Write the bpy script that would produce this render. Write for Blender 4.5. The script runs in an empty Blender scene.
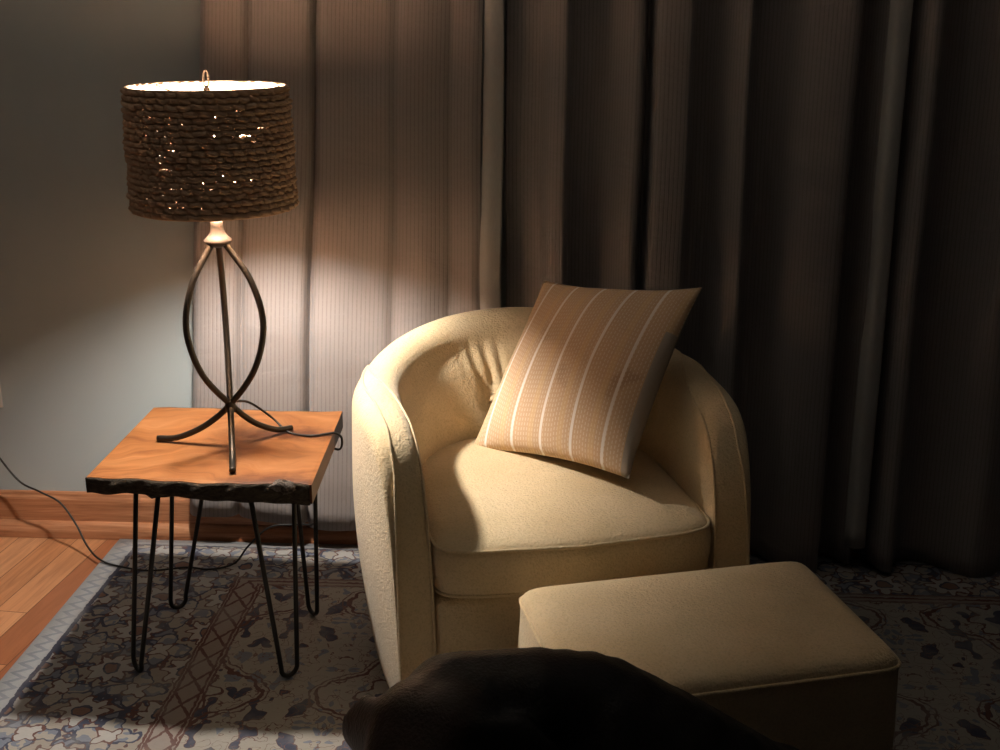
import bpy, bmesh, math, random
import numpy as np
from mathutils import Vector, Matrix

random.seed(4)
PI = math.pi
S = bpy.context.scene
COL = S.collection

# ------------------------------------------------------------------ helpers
def link(o, parent=None):
    COL.objects.link(o)
    if parent is not None:
        o.parent = parent
        o.matrix_parent_inverse = parent.matrix_world.inverted() if False else Matrix.Identity(4)
    return o

def mesh_obj(name, verts, faces, mat=None, parent=None, smooth=True, uvs=None):
    me = bpy.data.meshes.new(name)
    me.from_pydata([tuple(v) for v in verts], [], [tuple(f) for f in faces])
    if smooth:
        me.polygons.foreach_set('use_smooth', [True] * len(me.polygons))
    if uvs is not None:
        uv = me.uv_layers.new(name='UVMap')
        li = np.zeros(len(me.loops), dtype=np.int32)
        me.loops.foreach_get('vertex_index', li)
        uv.data.foreach_set('uv', np.asarray(uvs, dtype=np.float32)[li].ravel())
    if mat:
        me.materials.append(mat)
    me.update()
    return link(bpy.data.objects.new(name, me), parent)

def bm_obj(name, bm, mat=None, parent=None, smooth=False):
    bmesh.ops.recalc_face_normals(bm, faces=bm.faces[:])
    me = bpy.data.meshes.new(name)
    bm.to_mesh(me); bm.free()
    me.polygons.foreach_set('use_smooth', [smooth] * len(me.polygons))
    if mat: me.materials.append(mat)
    return link(bpy.data.objects.new(name, me), parent)

def empty(name, loc=(0, 0, 0), rotz=0.0):
    o = bpy.data.objects.new(name, None)
    o.location = loc; o.rotation_euler = (0, 0, rotz)
    o.empty_display_size = 0.05
    COL.objects.link(o)
    return o

def tag(o, label, cat, group=None):
    o['label'] = label; o['category'] = cat
    if group: o['group'] = group
    return o

def structure(o, label=None):
    o['kind'] = 'structure'
    if label: o['label'] = label; 
    return o

def catmull(pts, n):
    """smooth curve through pts, n samples per span"""
    P = [np.array(p, float) for p in pts]
    P = [2 * P[0] - P[1]] + P + [2 * P[-1] - P[-2]]
    out = []
    for i in range(1, len(P) - 2):
        for k in range(n):
            t = k / n
            a, b, c, d = P[i - 1], P[i], P[i + 1], P[i + 2]
            out.append(.5 * ((2 * b) + (c - a) * t + (2 * a - 5 * b + 4 * c - d) * t * t + (3 * b - a - 3 * c + d) * t ** 3))
    out.append(P[-2])
    return out

def tube_data(path, r, ns=10, caps=True, closed=False):
    """swept tube, r number or list"""
    P = [np.array(p, float) for p in path]
    n = len(P)
    R = r if hasattr(r, '__len__') else [r] * n
    verts, faces = [], []
    nrm = None
    for i in range(n):
        if closed: t = P[(i + 1) % n] - P[i - 1]
        else: t = P[min(i + 1, n - 1)] - P[max(i - 1, 0)]
        t = t / (np.linalg.norm(t) + 1e-12)
        if nrm is None:
            a = np.array([0, 0, 1.0]) if abs(t[2]) < .9 else np.array([1.0, 0, 0])
            nrm = np.cross(t, a)
        nrm = nrm - t * (nrm @ t); nrm /= np.linalg.norm(nrm) + 1e-12
        b = np.cross(t, nrm)
        for k in range(ns):
            a = 2 * PI * k / ns
            verts.append(P[i] + R[i] * (math.cos(a) * nrm + math.sin(a) * b))
    m = n if closed else n - 1
    for i in range(m):
        j = (i + 1) % n
        for k in range(ns):
            faces.append((i * ns + k, i * ns + (k + 1) % ns, j * ns + (k + 1) % ns, j * ns + k))
    if caps and not closed:
        faces.append(tuple(range(ns))[::-1]); faces.append(tuple((n - 1) * ns + k for k in range(ns)))
    return verts, faces

def tube(name, path, r, mat, parent=None, ns=10, closed=False, caps=True):
    v, f = tube_data(path, r, ns, caps, closed)
    return mesh_obj(name, v, f, mat, parent)

def multi_tube(name, paths, r, mat, parent=None, ns=10):
    V, F = [], []
    for p in paths:
        v, f = tube_data(p, r, ns)
        o = len(V); V += v; F += [tuple(i + o for i in q) for q in f]
    return mesh_obj(name, V, F, mat, parent)

def lathe(name, prof, mat, parent=None, ns=40, center=(0, 0)):
    V, F = [], []
    for (r, z) in prof:
        for k in range(ns):
            a = 2 * PI * k / ns
            V.append((center[0] + r * math.cos(a), center[1] + r * math.sin(a), z))
    for i in range(len(prof) - 1):
        for k in range(ns):
            F.append((i * ns + k, i * ns + (k + 1) % ns, (i + 1) * ns + (k + 1) % ns, (i + 1) * ns + k))
    F.append(tuple(range(ns))[::-1]); F.append(tuple((len(prof) - 1) * ns + k for k in range(ns)))
    return mesh_obj(name, V, F, mat, parent)

def box_bm(lo, hi, bevel=0.0, seg=3):
    bm = bmesh.new()
    bmesh.ops.create_cube(bm, size=1.0)
    for v in bm.verts:
        for i in range(3):
            v.co[i] = lo[i] + (v.co[i] + .5) * (hi[i] - lo[i])
    if bevel:
        bmesh.ops.bevel(bm, geom=bm.edges[:], offset=bevel, segments=seg, profile=.5, affect='EDGES')
    return bm

# ------------------------------------------------------------------ materials
class NT:
    """tiny expression builder for shader nodes"""
    def __init__(self, name, rough=.6, spec=.3):
        self.m = bpy.data.materials.new(name); self.m.use_nodes = True
        self.t = self.m.node_tree; self.n = self.t.nodes; self.l = self.t.links
        self.b = self.n['Principled BSDF']
        self.b.inputs['Roughness'].default_value = rough
        self.b.inputs['Specular IOR Level'].default_value = spec
    def put(self, sock, v):
        if v is None: return
        if hasattr(v, 'is_output'): self.l.new(v, sock)
        else:
            if isinstance(v, tuple) and len(v) == 3 and sock.type == 'RGBA': v = v + (1,)
            sock.default_value = v
    def math(self, op, a, b=None, c=None, clamp=False):
        q = self.n.new('ShaderNodeMath'); q.operation = op; q.use_clamp = clamp
        for i, v in enumerate((a, b, c)):
            if v is not None: self.put(q.inputs[i], v)
        return q.outputs[0]
    def mix(self, f, a, b, blend='MIX'):
        q = self.n.new('ShaderNodeMix'); q.data_type = 'RGBA'; q.blend_type = blend
        self.put(q.inputs[0], f); self.put(q.inputs[6], a); self.put(q.inputs[7], b)
        return q.outputs[2]
    def coord(self, which='Object'):
        return self.n.new('ShaderNodeTexCoord').outputs[which]
    def sep(self, v):
        q = self.n.new('ShaderNodeSeparateXYZ'); self.l.new(v, q.inputs[0]); return q.outputs
    def comb(self, x, y, z=0.0):
        q = self.n.new('ShaderNodeCombineXYZ')
        for i, v in enumerate((x, y, z)): self.put(q.inputs[i], v)
        return q.outputs[0]
    def noise(self, vec, scale=5, detail=2, rough=.5, dist=0.0, col=False):
        q = self.n.new('ShaderNodeTexNoise'); q.inputs['Scale'].default_value = scale
        q.inputs['Detail'].default_value = detail; q.inputs['Roughness'].default_value = rough
        q.inputs['Distortion'].default_value = dist
        if vec is not None: self.l.new(vec, q.inputs['Vector'])
        return q.outputs[1 if col else 0]
    def vor(self, vec, scale=5, feat='F1', out='Distance', rnd=1.0):
        q = self.n.new('ShaderNodeTexVoronoi'); q.feature = feat
        q.inputs['Scale'].default_value = scale; q.inputs['Randomness'].default_value = rnd
        if vec is not None: self.l.new(vec, q.inputs['Vector'])
        return q.outputs[out]
    def white(self, vec):
        q = self.n.new('ShaderNodeTexWhiteNoise'); q.noise_dimensions = '3D'
        self.l.new(vec, q.inputs['Vector']); return q.outputs
    def scalev(self, vec, s, rot=(0, 0, 0), loc=(0, 0, 0)):
        q = self.n.new('ShaderNodeMapping'); self.l.new(vec, q.inputs[0])
        q.inputs['Scale'].default_value = s; q.inputs['Rotation'].default_value = rot; q.inputs['Location'].default_value = loc
        return q.outputs[0]
    def ramp(self, f, stops, mode='LINEAR'):
        q = self.n.new('ShaderNodeValToRGB'); q.color_ramp.interpolation = mode
        e = q.color_ramp.elements
        while len(e) < len(stops): e.new(.5)
        for k, (p, c) in enumerate(stops):
            e[k].position = p; e[k].color = tuple(c) + (1,)
        self.put(q.inputs[0], f); return q.outputs[0]
    def step(self, a, b):           # 1 when a > b
        return self.math('GREATER_THAN', a, b)
    def smooth(self, x, lo, hi):
        q = self.n.new('ShaderNodeMapRange'); q.interpolation_type = 'SMOOTHSTEP'
        self.put(q.inputs[0], x); q.inputs[1].default_value = lo; q.inputs[2].default_value = hi
        return q.outputs[0]
    def color(self, c): self.put(self.b.inputs['Base Color'], c)
    def bump(self, h, strength=.3, dist=.01):
        q = self.n.new('ShaderNodeBump'); q.inputs['Strength'].default_value = strength
        q.inputs['Distance'].default_value = dist
        self.put(q.inputs['Height'], h); self.l.new(q.outputs[0], self.b.inputs['Normal'])

# wall paint
N = NT('grey_blue_paint', .75, .25)
co = N.coord()
N.color(N.mix(N.noise(co, 3, 3), (.345, .395, .408), (.385, .435, .448)))
N.bump(N.noise(co, 160, 3), .12, .002)
M_WALL = N.m
N = NT('white_ceiling_paint', .85, .2); N.color((.40, .39, .37)); N.bump(N.noise(N.coord(), 90, 3), .2, .003); M_CEIL = N.m

def wood_floor():
    N = NT('oak_floor', .33, .4)
    v = N.scalev(N.coord(), (1, 1, 1), (0, 0, math.radians(5.7)))
    x, y, z = N.sep(v)
    w = .083
    px = N.math('DIVIDE', x, w)
    idx = N.math('FLOOR', px)
    rnd = N.white(N.comb(idx, 3.0, 1.0))[0]
    yy = N.math('DIVIDE', N.math('ADD', y, N.math('MULTIPLY', rnd, 5.0)), .85)
    idy = N.math('FLOOR', yy)
    r2 = N.white(N.comb(idx, idy, 7.0))[0]
    g = N.noise(N.comb(N.math('MULTIPLY', x, 28.0), N.math('MULTIPLY', y, 2.2), N.math('MULTIPLY', r2, 40.0)), 1.6, 5, .62, 1.2)
    c = N.ramp(r2, [(0, (.30, .105, .05)), (.3, (.42, .165, .07)), (.6, (.52, .24, .11)), (1, (.60, .30, .15))])
    c = N.mix(N.smooth(g, .35, .75), c, N.mix(.55, c, (.20, .07, .03)))
    fx = N.math('FRACT', px); fy = N.math('FRACT', yy)
    seam = N.math('MAXIMUM', N.math('LESS_THAN', N.math('MINIMUM', fx, N.math('SUBTRACT', 1.0, fx)), .012), N.math('LESS_THAN', fy, .0025))
    N.color(N.mix(seam, c, (.09, .03, .015)))
    N.bump(N.math('SUBTRACT', N.math('MULTIPLY', g, .12), seam), .25, .003)
    return N.m
M_FLOOR = wood_floor()

def wood_trim():
    N = NT('oak_trim', .4, .4)
    x, y, z = N.sep(N.coord())
    g = N.noise(N.comb(N.math('MULTIPLY', x, 2.5), y, N.math('MULTIPLY', z, 45.0)), 1.5, 5, .6, 1.5)
    N.color(N.ramp(g, [(.25, (.22, .085, .04)), (.5, (.40, .175, .085)), (.75, (.52, .26, .14))]))
    N.bump(g, .1, .002)
    return N.m
M_TRIM = wood_trim()

def rug_mat():
    N = NT('persian_rug', .95, .1)
    co = N.coord()                                    # object origin = left back corner of the rug
    x, y, z = N.sep(co)
    dx = x; dy = N.math('MULTIPLY', y, -1.0)
    # wobble so that edges look woven
    wob = N.noise(co, 60, 2)
    dxw = N.math('ADD', dx, N.math('MULTIPLY', N.math('SUBTRACT', wob, .5), .012))
    dyw = N.math('ADD', dy, N.math('MULTIPLY', N.math('SUBTRACT', wob, .5), .012))
    d = N.math('MINIMUM', dxw, N.math('MULTIPLY', dyw, 1.9))
    def motif(per, off, scale, det, thr_seed):
        a = N.math('PINGPONG', N.math('ADD', x, off), per)
        b = N.math('PINGPONG', N.math('ADD', y, off * .7 + 10), per)
        v = N.comb(a, b, thr_seed)
        return N.noise(v, scale, det, .45, .35)
    cream = (.47, .455, .44); tan = (.36, .325, .28); navy = (.075, .08, .12); slate = (.21, .235, .29); brown = (.15, .075, .065)
    m2 = motif(.095, .02, 34, 1.2, 8.4)
    m3 = motif(.21, .1, 21, 1.6, 5.7)
    m4 = motif(.21, .03, 44, 1.0, 2.2)
    wx = N.math('MULTIPLY', N.math('SUBTRACT', N.noise(co, 28, 2, .5), .5), .035)
    wy = N.math('MULTIPLY', N.math('SUBTRACT', N.noise(N.scalev(co, (1, 1, 1), (0, 0, 0), (3.3, 1.7, 0)), 28, 2, .5), .5), .035)
    def cell(px, py, ox, oy):
        a = N.math('SUBTRACT', N.math('FRACT', N.math('DIVIDE', N.math('ADD', N.math('ADD', x, wx), ox), px)), .5)
        b = N.math('SUBTRACT', N.math('FRACT', N.math('DIVIDE', N.math('ADD', N.math('ADD', y, wy), oy + 20), py)), .5)
        a = N.math('MULTIPLY', a, px); b = N.math('MULTIPLY', b, py)
        return a, b, N.math('SQRT', N.math('ADD', N.math('MULTIPLY', a, a), N.math('MULTIPLY', b, b)))
    def petals(a, b, r, k, r0, amp):
        th = N.math('ARCTAN2', b, a)
        return N.math('SUBTRACT', r, N.math('ADD', r0, N.math('MULTIPLY', N.math('COSINE', N.math('MULTIPLY', th, float(k))), amp)))
    a1, b1, r1 = cell(.165, .165, .02, .03)
    p1 = petals(a1, b1, r1, 8, .046, .010)
    a2, b2, r2 = cell(.165, .165, .1025, .1125)
    p2 = petals(a2, b2, r2, 4, .050, .018)
    p3 = petals(a2, b2, r2, 4, .024, -.008)
    line = lambda v, wd: N.math('LESS_THAN', N.math('ABSOLUTE', v), wd)
    neg = lambda v: N.math('LESS_THAN', v, 0.0)
    # border: rosettes and cross flowers on a navy ground with tan leaves
    bc = N.mix(N.step(m2, .50), navy, tan)
    bc = N.mix(N.math('LESS_THAN', m2, .38), bc, slate)
    bc = N.mix(line(N.math('SUBTRACT', m2, .50), .016), bc, brown)
    bc = N.mix(neg(p2), bc, N.mix(N.step(m4, .52), (.40, .37, .33), slate))
    bc = N.mix(line(p2, .0035), bc, navy)
    bc = N.mix(neg(p3), bc, cream); bc = N.mix(line(p3, .003), bc, brown)
    bc = N.mix(neg(p1), bc, cream); bc = N.mix(line(p1, .0035), bc, brown)
    bc = N.mix(N.math('LESS_THAN', r1, .020), bc, (.25, .15, .12)); bc = N.mix(line(N.math('SUBTRACT', r1, .020), .0025), bc, navy)
    # field: large lobed medallion outlines, navy leaf sprays and thin tendrils on tan
    a5, b5, r5 = cell(.47, .40, .30, .12)
    p5 = petals(a5, b5, r5, 4, .145, .030); p6 = petals(a5, b5, r5, 8, .075, .014); p7 = petals(a5, b5, r5, 4, .034, .012)
    fc = N.mix(N.step(m3, .60), (.40, .37, .325), navy)
    fc = N.mix(line(N.math('SUBTRACT', m3, .60), .009), fc, brown)
    fc = N.mix(N.math('LESS_THAN', m3, .37), fc, slate)
    fc = N.mix(line(N.math('SUBTRACT', m4, .56), .014), fc, (.20, .115, .10))
    fc = N.mix(line(N.math('SUBTRACT', p5, .0), .0045), fc, brown)
    fc = N.mix(line(N.math('SUBTRACT', p5, .016), .0025), fc, (.17, .10, .09))
    fc = N.mix(N.math('MULTIPLY', neg(p6), .75), fc, (.42, .40, .36)); fc = N.mix(line(p6, .004), fc, brown)
    fc = N.mix(neg(p7), fc, navy)
    c = N.mix(N.step(d, .445), bc, fc)
    # guard stripe with a chain of small crosses
    s = N.math('ADD', x, y)
    tri = N.math('ABSOLUTE', N.math('SUBTRACT', N.math('FRACT', N.math('MULTIPLY', N.math('MAXIMUM', 0.0, N.math('ADD', N.math('MULTIPLY', y, -11.0), 0.0)), 1.0)), .5))
    g1 = N.math('DIVIDE', N.math('SUBTRACT', d, .395), .06)
    x1 = N.math('LESS_THAN', N.math('ABSOLUTE', N.math('SUBTRACT', N.math('ABSOLUTE', N.math('SUBTRACT', g1, .5)), tri)), .07)
    gc = N.mix(x1, (.33, .28, .25), brown)
    inb = N.math('MULTIPLY', N.step(d, .385), N.math('LESS_THAN', d, .462))
    c = N.mix(inb, c, gc)
    for q in (.388, .396, .452, .461):
        c = N.mix(N.math('LESS_THAN', N.math('ABSOLUTE', N.math('SUBTRACT', d, q)), .0028), c, brown)
    # pale outer edge band with faint zigzag
    de = N.math('MINIMUM', dxw, N.math('MULTIPLY', dyw, 1.9))
    zz = N.math('ABSOLUTE', N.math('SUBTRACT', N.math('FRACT', N.math('MULTIPLY', N.math('ADD', y, 20.0), 26.0)), .5))
    zl = N.math('LESS_THAN', N.math('ABSOLUTE', N.math('SUBTRACT', N.math('DIVIDE', de, .06), N.math('ADD', .25, N.math('MULTIPLY', zz, 1.0)))), .13)
    ec = N.mix(zl, (.41, .41, .42), (.29, .30, .33))
    c = N.mix(N.math('LESS_THAN', de, .058), c, ec)
    c = N.mix(N.math('LESS_THAN', N.math('ABSOLUTE', N.math('SUBTRACT', de, .062)), .006), c, (.08, .08, .11))
    # worn, faded patches and the weave
    c = N.mix(N.math('MULTIPLY', N.smooth(N.noise(co, 9, 4, .65), .4, .75), .45), c, (.36, .345, .33))
    wv = N.noise(N.scalev(co, (90, 420, 1)), 1.0, 2)
    c = N.mix(N.math('MULTIPLY', wv, .35), c, N.mix(.5, c, (.06, .06, .07)))
    N.color(c)
    N.bump(wv, .5, .003)
    return N.m
M_RUG = rug_mat()

def curtain_mat(name, base, dark, stripe=True):
    N = NT(name, .85, .15)
    u, v, _ = N.sep(N.coord('UV'))
    co = N.comb(u, v, 0.0)
    fine = N.noise(N.scalev(co, (220, 60, 1)), 1, 3, .6)
    if stripe:
        p = N.math('FRACT', N.math('DIVIDE', u, .0098))
        line = N.smooth(N.math('ABSOLUTE', N.math('SUBTRACT', p, .5)), .30, .46)
        # stitched look: lines break up along their length
        st = N.smooth(N.noise(N.scalev(co, (90, 140, 1)), 1, 1), .3, .5)
        line = N.math('MULTIPLY', line, N.math('ADD', .55, N.math('MULTIPLY', st, .45)))
        c = N.mix(line, base, dark)
        h = N.math('SUBTRACT', N.math('MULTIPLY', fine, .4), line)
    else:
        c = N.mix(fine, base, dark); h = fine
    # broad soft creases
    cre = N.noise(N.scalev(co, (7, 11, 1)), 1, 3, .55, .6)
    N.color(N.mix(N.math('MULTIPLY', fine, .25), c, dark))
    N.bump(N.math('ADD', N.math('MULTIPLY', h, .07), N.math('MULTIPLY', cre, .9)), .5, .012)
    N.b.inputs['Sheen Weight'].default_value = .15
    return N.m
M_CURT = curtain_mat('taupe_ribbed_curtain', (.295, .268, .262), (.226, .202, .196))
M_LINING = curtain_mat('pale_curtain_lining', (.50, .50, .48), (.42, .42, .41), False)

def boucle(name, a, b):
    N = NT(name, .92, .12)
    co = N.coord()
    big = N.noise(co, 7, 3, .6)
    nub = N.noise(co, 230, 3, .6)
    nub2 = N.noise(co, 95, 2, .5)
    c = N.mix(N.smooth(big, .3, .7), a, b)
    c = N.mix(N.math('MULTIPLY', N.smooth(nub, .55, .3), .30), c, tuple(q * .55 for q in b))
    N.color(c)
    N.bump(N.math('ADD', nub, N.math('MULTIPLY', nub2, .8)), .55, .005)
    N.b.inputs['Sheen Weight'].default_value = .25
    N.b.inputs['Sheen Roughness'].default_value = .4
    return N.m
M_CREAM = boucle('cream_boucle', (.73, .585, .375), (.67, .525, .315))
M_CREAM2 = boucle('cream_boucle_piping', (.73, .585, .375), (.65, .51, .31))

def pillow_mat():
    N = NT('striped_pillow_cloth', .85, .15)
    u, v, _ = N.sep(N.coord('UV'))                   # metres, u across the stripes
    co = N.comb(u, v, 0.0)
    base = N.mix(N.noise(N.scalev(co, (35, 3, 1)), 1, 2), (.57, .395, .25), (.53, .37, .24))
    base = N.mix(N.math('MULTIPLY', N.smooth(N.noise(N.scalev(co, (9, 9, 1)), 1, 2), .60, .72), .5), base, (.30, .19, .12))
    # rows of short white running stitches
    p = N.math('DIVIDE', u, .0078)
    row = N.math('LESS_THAN', N.math('ABSOLUTE', N.math('SUBTRACT', N.math('FRACT', p), .5)), .15)
    off = N.white(N.comb(N.math('FLOOR', p), 1.0, 2.0))[0]
    dash = N.math('LESS_THAN', N.math('FRACT', N.math('ADD', N.math('DIVIDE', v, .011), off)), .62)
    c = N.mix(N.math('MULTIPLY', N.math('MULTIPLY', row, dash), .50), base, (.74, .64, .50))
    # wide bands: solid white lines with yellower ground between some of them
    q = N.math('FRACT', N.math('DIVIDE', N.math('ADD', u, .052), .083))
    c = N.mix(N.math('LESS_THAN', N.math('ABSOLUTE', N.math('SUBTRACT', q, .5)), .042), c, (.78, .72, .66))
    c = N.mix(N.math('MULTIPLY', N.math('LESS_THAN', N.math('ABSOLUTE', N.math('SUBTRACT', q, .14)), .09), .35), c, (.66, .47, .24))
    N.color(c)
    N.bump(N.noise(N.scalev(co, (500, 300, 1)), 1, 2), .35, .002)
    return N.m
M_PILLOW = pillow_mat()
N = NT('pillow_back_cloth', .9, .1); N.color(N.mix(N.noise(N.coord(), 200, 2), (.42, .36, .30), (.36, .31, .26))); M_PILLOWBACK = N.m

def slab_mat():
    N = NT('live_edge_wood', .5, .2)
    co = N.coord(); x, y, z = N.sep(co)
    wv = N.noise(co, 3.2, 3, .5)
    g = N.noise(N.comb(N.math('MULTIPLY', x, 3.2), N.math('ADD', N.math('MULTIPLY', y, 17.0), N.math('MULTIPLY', wv, 6.0)), z), 1.3, 5, .6, .8)
    c = N.ramp(g, [(.25, (.13, .042, .015)), (.45, (.25, .099, .032)), (.6, (.30, .127, .045)), (.8, (.40, .19, .085))])
    # dark heart streaks towards the right hand corners
    k1 = N.math('SQRT', N.math('ADD', N.math('POWER', N.math('MULTIPLY', N.math('SUBTRACT', x, .13), 5.0), 2.0), N.math('POWER', N.math('MULTIPLY', N.math('SUBTRACT', y, .075), 17.0), 2.0)))
    k2 = N.math('SQRT', N.math('ADD', N.math('POWER', N.math('MULTIPLY', N.math('SUBTRACT', x, .165), 6.0), 2.0), N.math('POWER', N.math('MULTIPLY', N.math('ADD', y, .205), 13.0), 2.0)))
    kk = N.math('MINIMUM', k1, k2)
    kk = N.math('ADD', kk, N.math('MULTIPLY', N.math('SUBTRACT', N.noise(co, 22, 4, .6), .5), 1.3))
    c = N.mix(N.math('MULTIPLY', N.math('SUBTRACT', 1.0, N.smooth(kk, .15, 1.0)), .8), c, (.045, .012, .008))
    N.color(c); N.bump(g, .12, .002)
    
    return N.m
M_SLAB = slab_mat()
N = NT('bark', .9, .15); co = N.coord()
b_ = N.noise(N.scalev(co, (1, 1, 2.2)), 55, 5, .7)
N.color(N.ramp(b_, [(.3, (.020, .016, .011)), (.6, (.075, .058, .042)), (.85, (.17, .14, .105))])); N.bump(b_, 1.0, .01); M_BARK = N.m
N = NT('grey_knot', .85, .2); co = N.coord(); b_ = N.noise(co, 70, 4, .7)
N.color(N.ramp(b_, [(.35, (.03, .022, .018)), (.55, (.16, .13, .11)), (.75, (.34, .30, .27))])); N.bump(b_, 1.0, .01); M_KNOT = N.m
N = NT('side_sapwood', .5, .3); x, y, z = N.sep(N.coord())
g = N.noise(N.comb(N.math('MULTIPLY', x, 4.0), N.math('MULTIPLY', y, 4.0), N.math('MULTIPLY', z, 90.0)), 1.5, 4)
sd = N.mix(g, (.11, .062, .036), (.20, .125, .078))
N.color(N.mix(N.smooth(N.math('ADD', y, N.math('MULTIPLY', g, .08)), .13, .17), sd, (.018, .013, .010))); M_SIDE = N.m

def metal(name, col, rough, met=.7, spec=.5):
    N = NT(name, rough, spec); N.b.inputs['Metallic'].default_value = met
    n = N.noise(N.coord(), 40, 3)
    N.color(N.mix(n, col, tuple(q * .7 for q in col))); N.bump(n, .06, .002)
    return N.m
M_HAIRPIN = metal('black_powder_coat', (.016, .015, .014), .5, .2)
M_ROD = metal('aged_bronze', (.052, .043, .034), .42, .7)
M_CAP = metal('champagne_metal', (.07, .055, .044), .5, .5)
N = NT('black_cord', .5, .4); N.color((.012, .011, .010)); M_CORD = N.m
N = NT('white_plastic', .4, .4); N.color((.62, .58, .53)); M_PLATE = N.m
N = NT('dark_slot', .6, .3); N.color((.03, .03, .03)); M_SLOT = N.m

def rope_mat():
    N = NT('woven_rope', .8, .15)
    a, v, _ = N.sep(N.coord('UV'))
    n = N.noise(N.scalev(N.comb(a, v, 0.0), (260, 700, 1), (0, 0, .35)), 1, 3, .6)
    big = N.noise(N.coord(), 26, 2)
    c = N.mix(n, (.36, .23, .145), (.62, .44, .30))
    N.color(N.mix(N.math('MULTIPLY', big, .5), c, (.42, .27, .17)))
    N.bump(n, .5, .002)
    return N.m
M_ROPE = rope_mat()
def bulb_mat(strength):
    N = NT('lit_bulb_glass', .3)
    N.color((.9, .9, .88))
    N.b.inputs['Emission Color'].default_value = (1.0, .92, .82, 1)
    N.b.inputs['Emission Strength'].default_value = strength
    return N.m
M_BULB = bulb_mat(1750)

# ------------------------------------------------------------------ room shell
def plane_box(name, lo, hi, mat): return structure(bm_obj(name, box_bm(lo, hi), mat))
XL, XR, YF, H = -2.35, 2.6, -4.3, 2.44
plane_box('floor', (XL, YF, -.05), (XR, .1, 0), M_FLOOR)
plane_box('wall_back', (XL, 0, 0), (XR, .1, H), M_WALL)
plane_box('wall_left', (XL - .1, YF, 0), (XL, .1, H), M_WALL)
plane_box('ceiling', (XL - .1, YF, H), (XR + .1, .1, H + .05), M_CEIL)

def profile_x(name, prof, x0, x1, mat):
    n = len(prof)
    V = [(x0, y, z) for y, z in prof] + [(x1, y, z) for y, z in prof]
    F = [(i, (i + 1) % n, n + (i + 1) % n, n + i) for i in range(n)] + [tuple(range(n))[::-1], tuple(range(n, 2 * n))]
    return mesh_obj(name, V, F, mat, None, False)
bb = [(0, .001), (-.014, .001), (-.014, .108), (-.012, .113), (-.009, .117), (-.007, .124), (-.004, .128), (0, .129)]
structure(profile_x('baseboard_back', bb, XL, XR, M_TRIM))
sh = [(-.014, .001), (-.036, .001)] + [(-.014 - .022 * math.cos(a), .012 + .033 * math.sin(a)) for a in np.linspace(0, PI / 2, 9)]
structure(profile_x('trim_1', sh, XL, XR, M_TRIM))

# rug (origin on its left back corner)
RX, RY = -1.213, -.048
V, F = [], []
nx, ny = 44, 40
for j in range(ny + 1):
    for i in range(nx + 1):
        X = 3.3 * i / nx; Y = -2.45 * j / ny
        V.append((X, Y, .010 + .0008 * math.sin(7 * X) * math.sin(6 * Y)))
n0 = len(V)
for j in range(ny):
    for i in range(nx):
        a = j * (nx + 1) + i
        F.append((a, a + nx + 1, a + nx + 2, a + 1))
ring = [i for i in range(nx + 1)] + [j * (nx + 1) + nx for j in range(1, ny + 1)] + [ny * (nx + 1) + i for i in range(nx - 1, -1, -1)] + [j * (nx + 1) for j in range(ny - 1, 0, -1)]
for k in ring: V.append((V[k][0] + (-.003 if V[k][0] < .01 else 0), V[k][1], .0005))
m_ = len(ring)
for k in range(m_):
    F.append((ring[k], ring[(k + 1) % m_], n0 + (k + 1) % m_, n0 + k))
rug = mesh_obj('area_rug', V, F, M_RUG)
rug.location = (RX, RY, 0)
tag(rug, 'faded grey and navy Persian style rug on the wooden floor', 'rug')
RT = .0115                                           # height of the rug's face

# ------------------------------------------------------------------ curtains
def curtain(name, top, bot, zb, lining, label, zt=H - .002, ztop_ref=1.43, zbot_ref=.08, ripple=0.004, seed=1, hem=None):
    """top / bot: fold points (x, y) at two reference heights, same count"""
    T = np.array(catmull(top, 7)); B = np.array(catmull(bot, 7))
    nz = 46
    rng = np.random.RandomState(seed)
    ph = rng.rand(4) * 6
    def rows(T, B, zbf):
        L = np.concatenate([[0], np.cumsum(np.linalg.norm(np.diff(T, axis=0), axis=1))])
        V, UV = [], []
        n = len(T)
        for j in range(nz + 1):
            t = j / nz
            for i in range(n):
                z = zbf(L[i]) + (zt - zbf(L[i])) * t
                k = (z - zbot_ref) / (ztop_ref - zbot_ref)
                p = B[i] + (T[i] - B[i]) * k
                w = ripple * math.sin(3.1 * z + ph[0] + 2 * L[i]) * math.sin(4.3 * L[i] + ph[1] + .8 * z)
                w += ripple * .5 * math.sin(9 * z + ph[2] + 5 * L[i])
                V.append((p[0] + w * .6, min(p[1] + w, -.004 if z > .14 else -.02), z)); UV.append((L[i], z))
        F = [(j * n + i, j * n + i + 1, (j + 1) * n + i + 1, (j + 1) * n + i) for j in range(nz) for i in range(n - 1)]
        return V, F, UV
    V, F, UV = rows(T, B, zb)
    c = mesh_obj(name, V, F, M_CURT, None, True, UV)
    s = c.modifiers.new('thickness', 'SOLIDIFY'); s.thickness = .003; s.offset = 0
    tag(c, label, 'curtain', 'taupe ribbed curtains along the wall')
    if lining:
        lt, lb, lz = lining
        lt = np.array(catmull(lt, 6)); lb = np.array(catmull(lb, 6))
        V, F, UV = rows(lt, lb, lz)
        o = mesh_obj('lining_edge', V, F, M_LINING, c, True, UV)
        s = o.modifiers.new('thickness', 'SOLIDIFY'); s.thickness = .003; s.offset = 0
        o['label'] = 'pale smooth lining turned out along the right edge'
    return c

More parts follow.
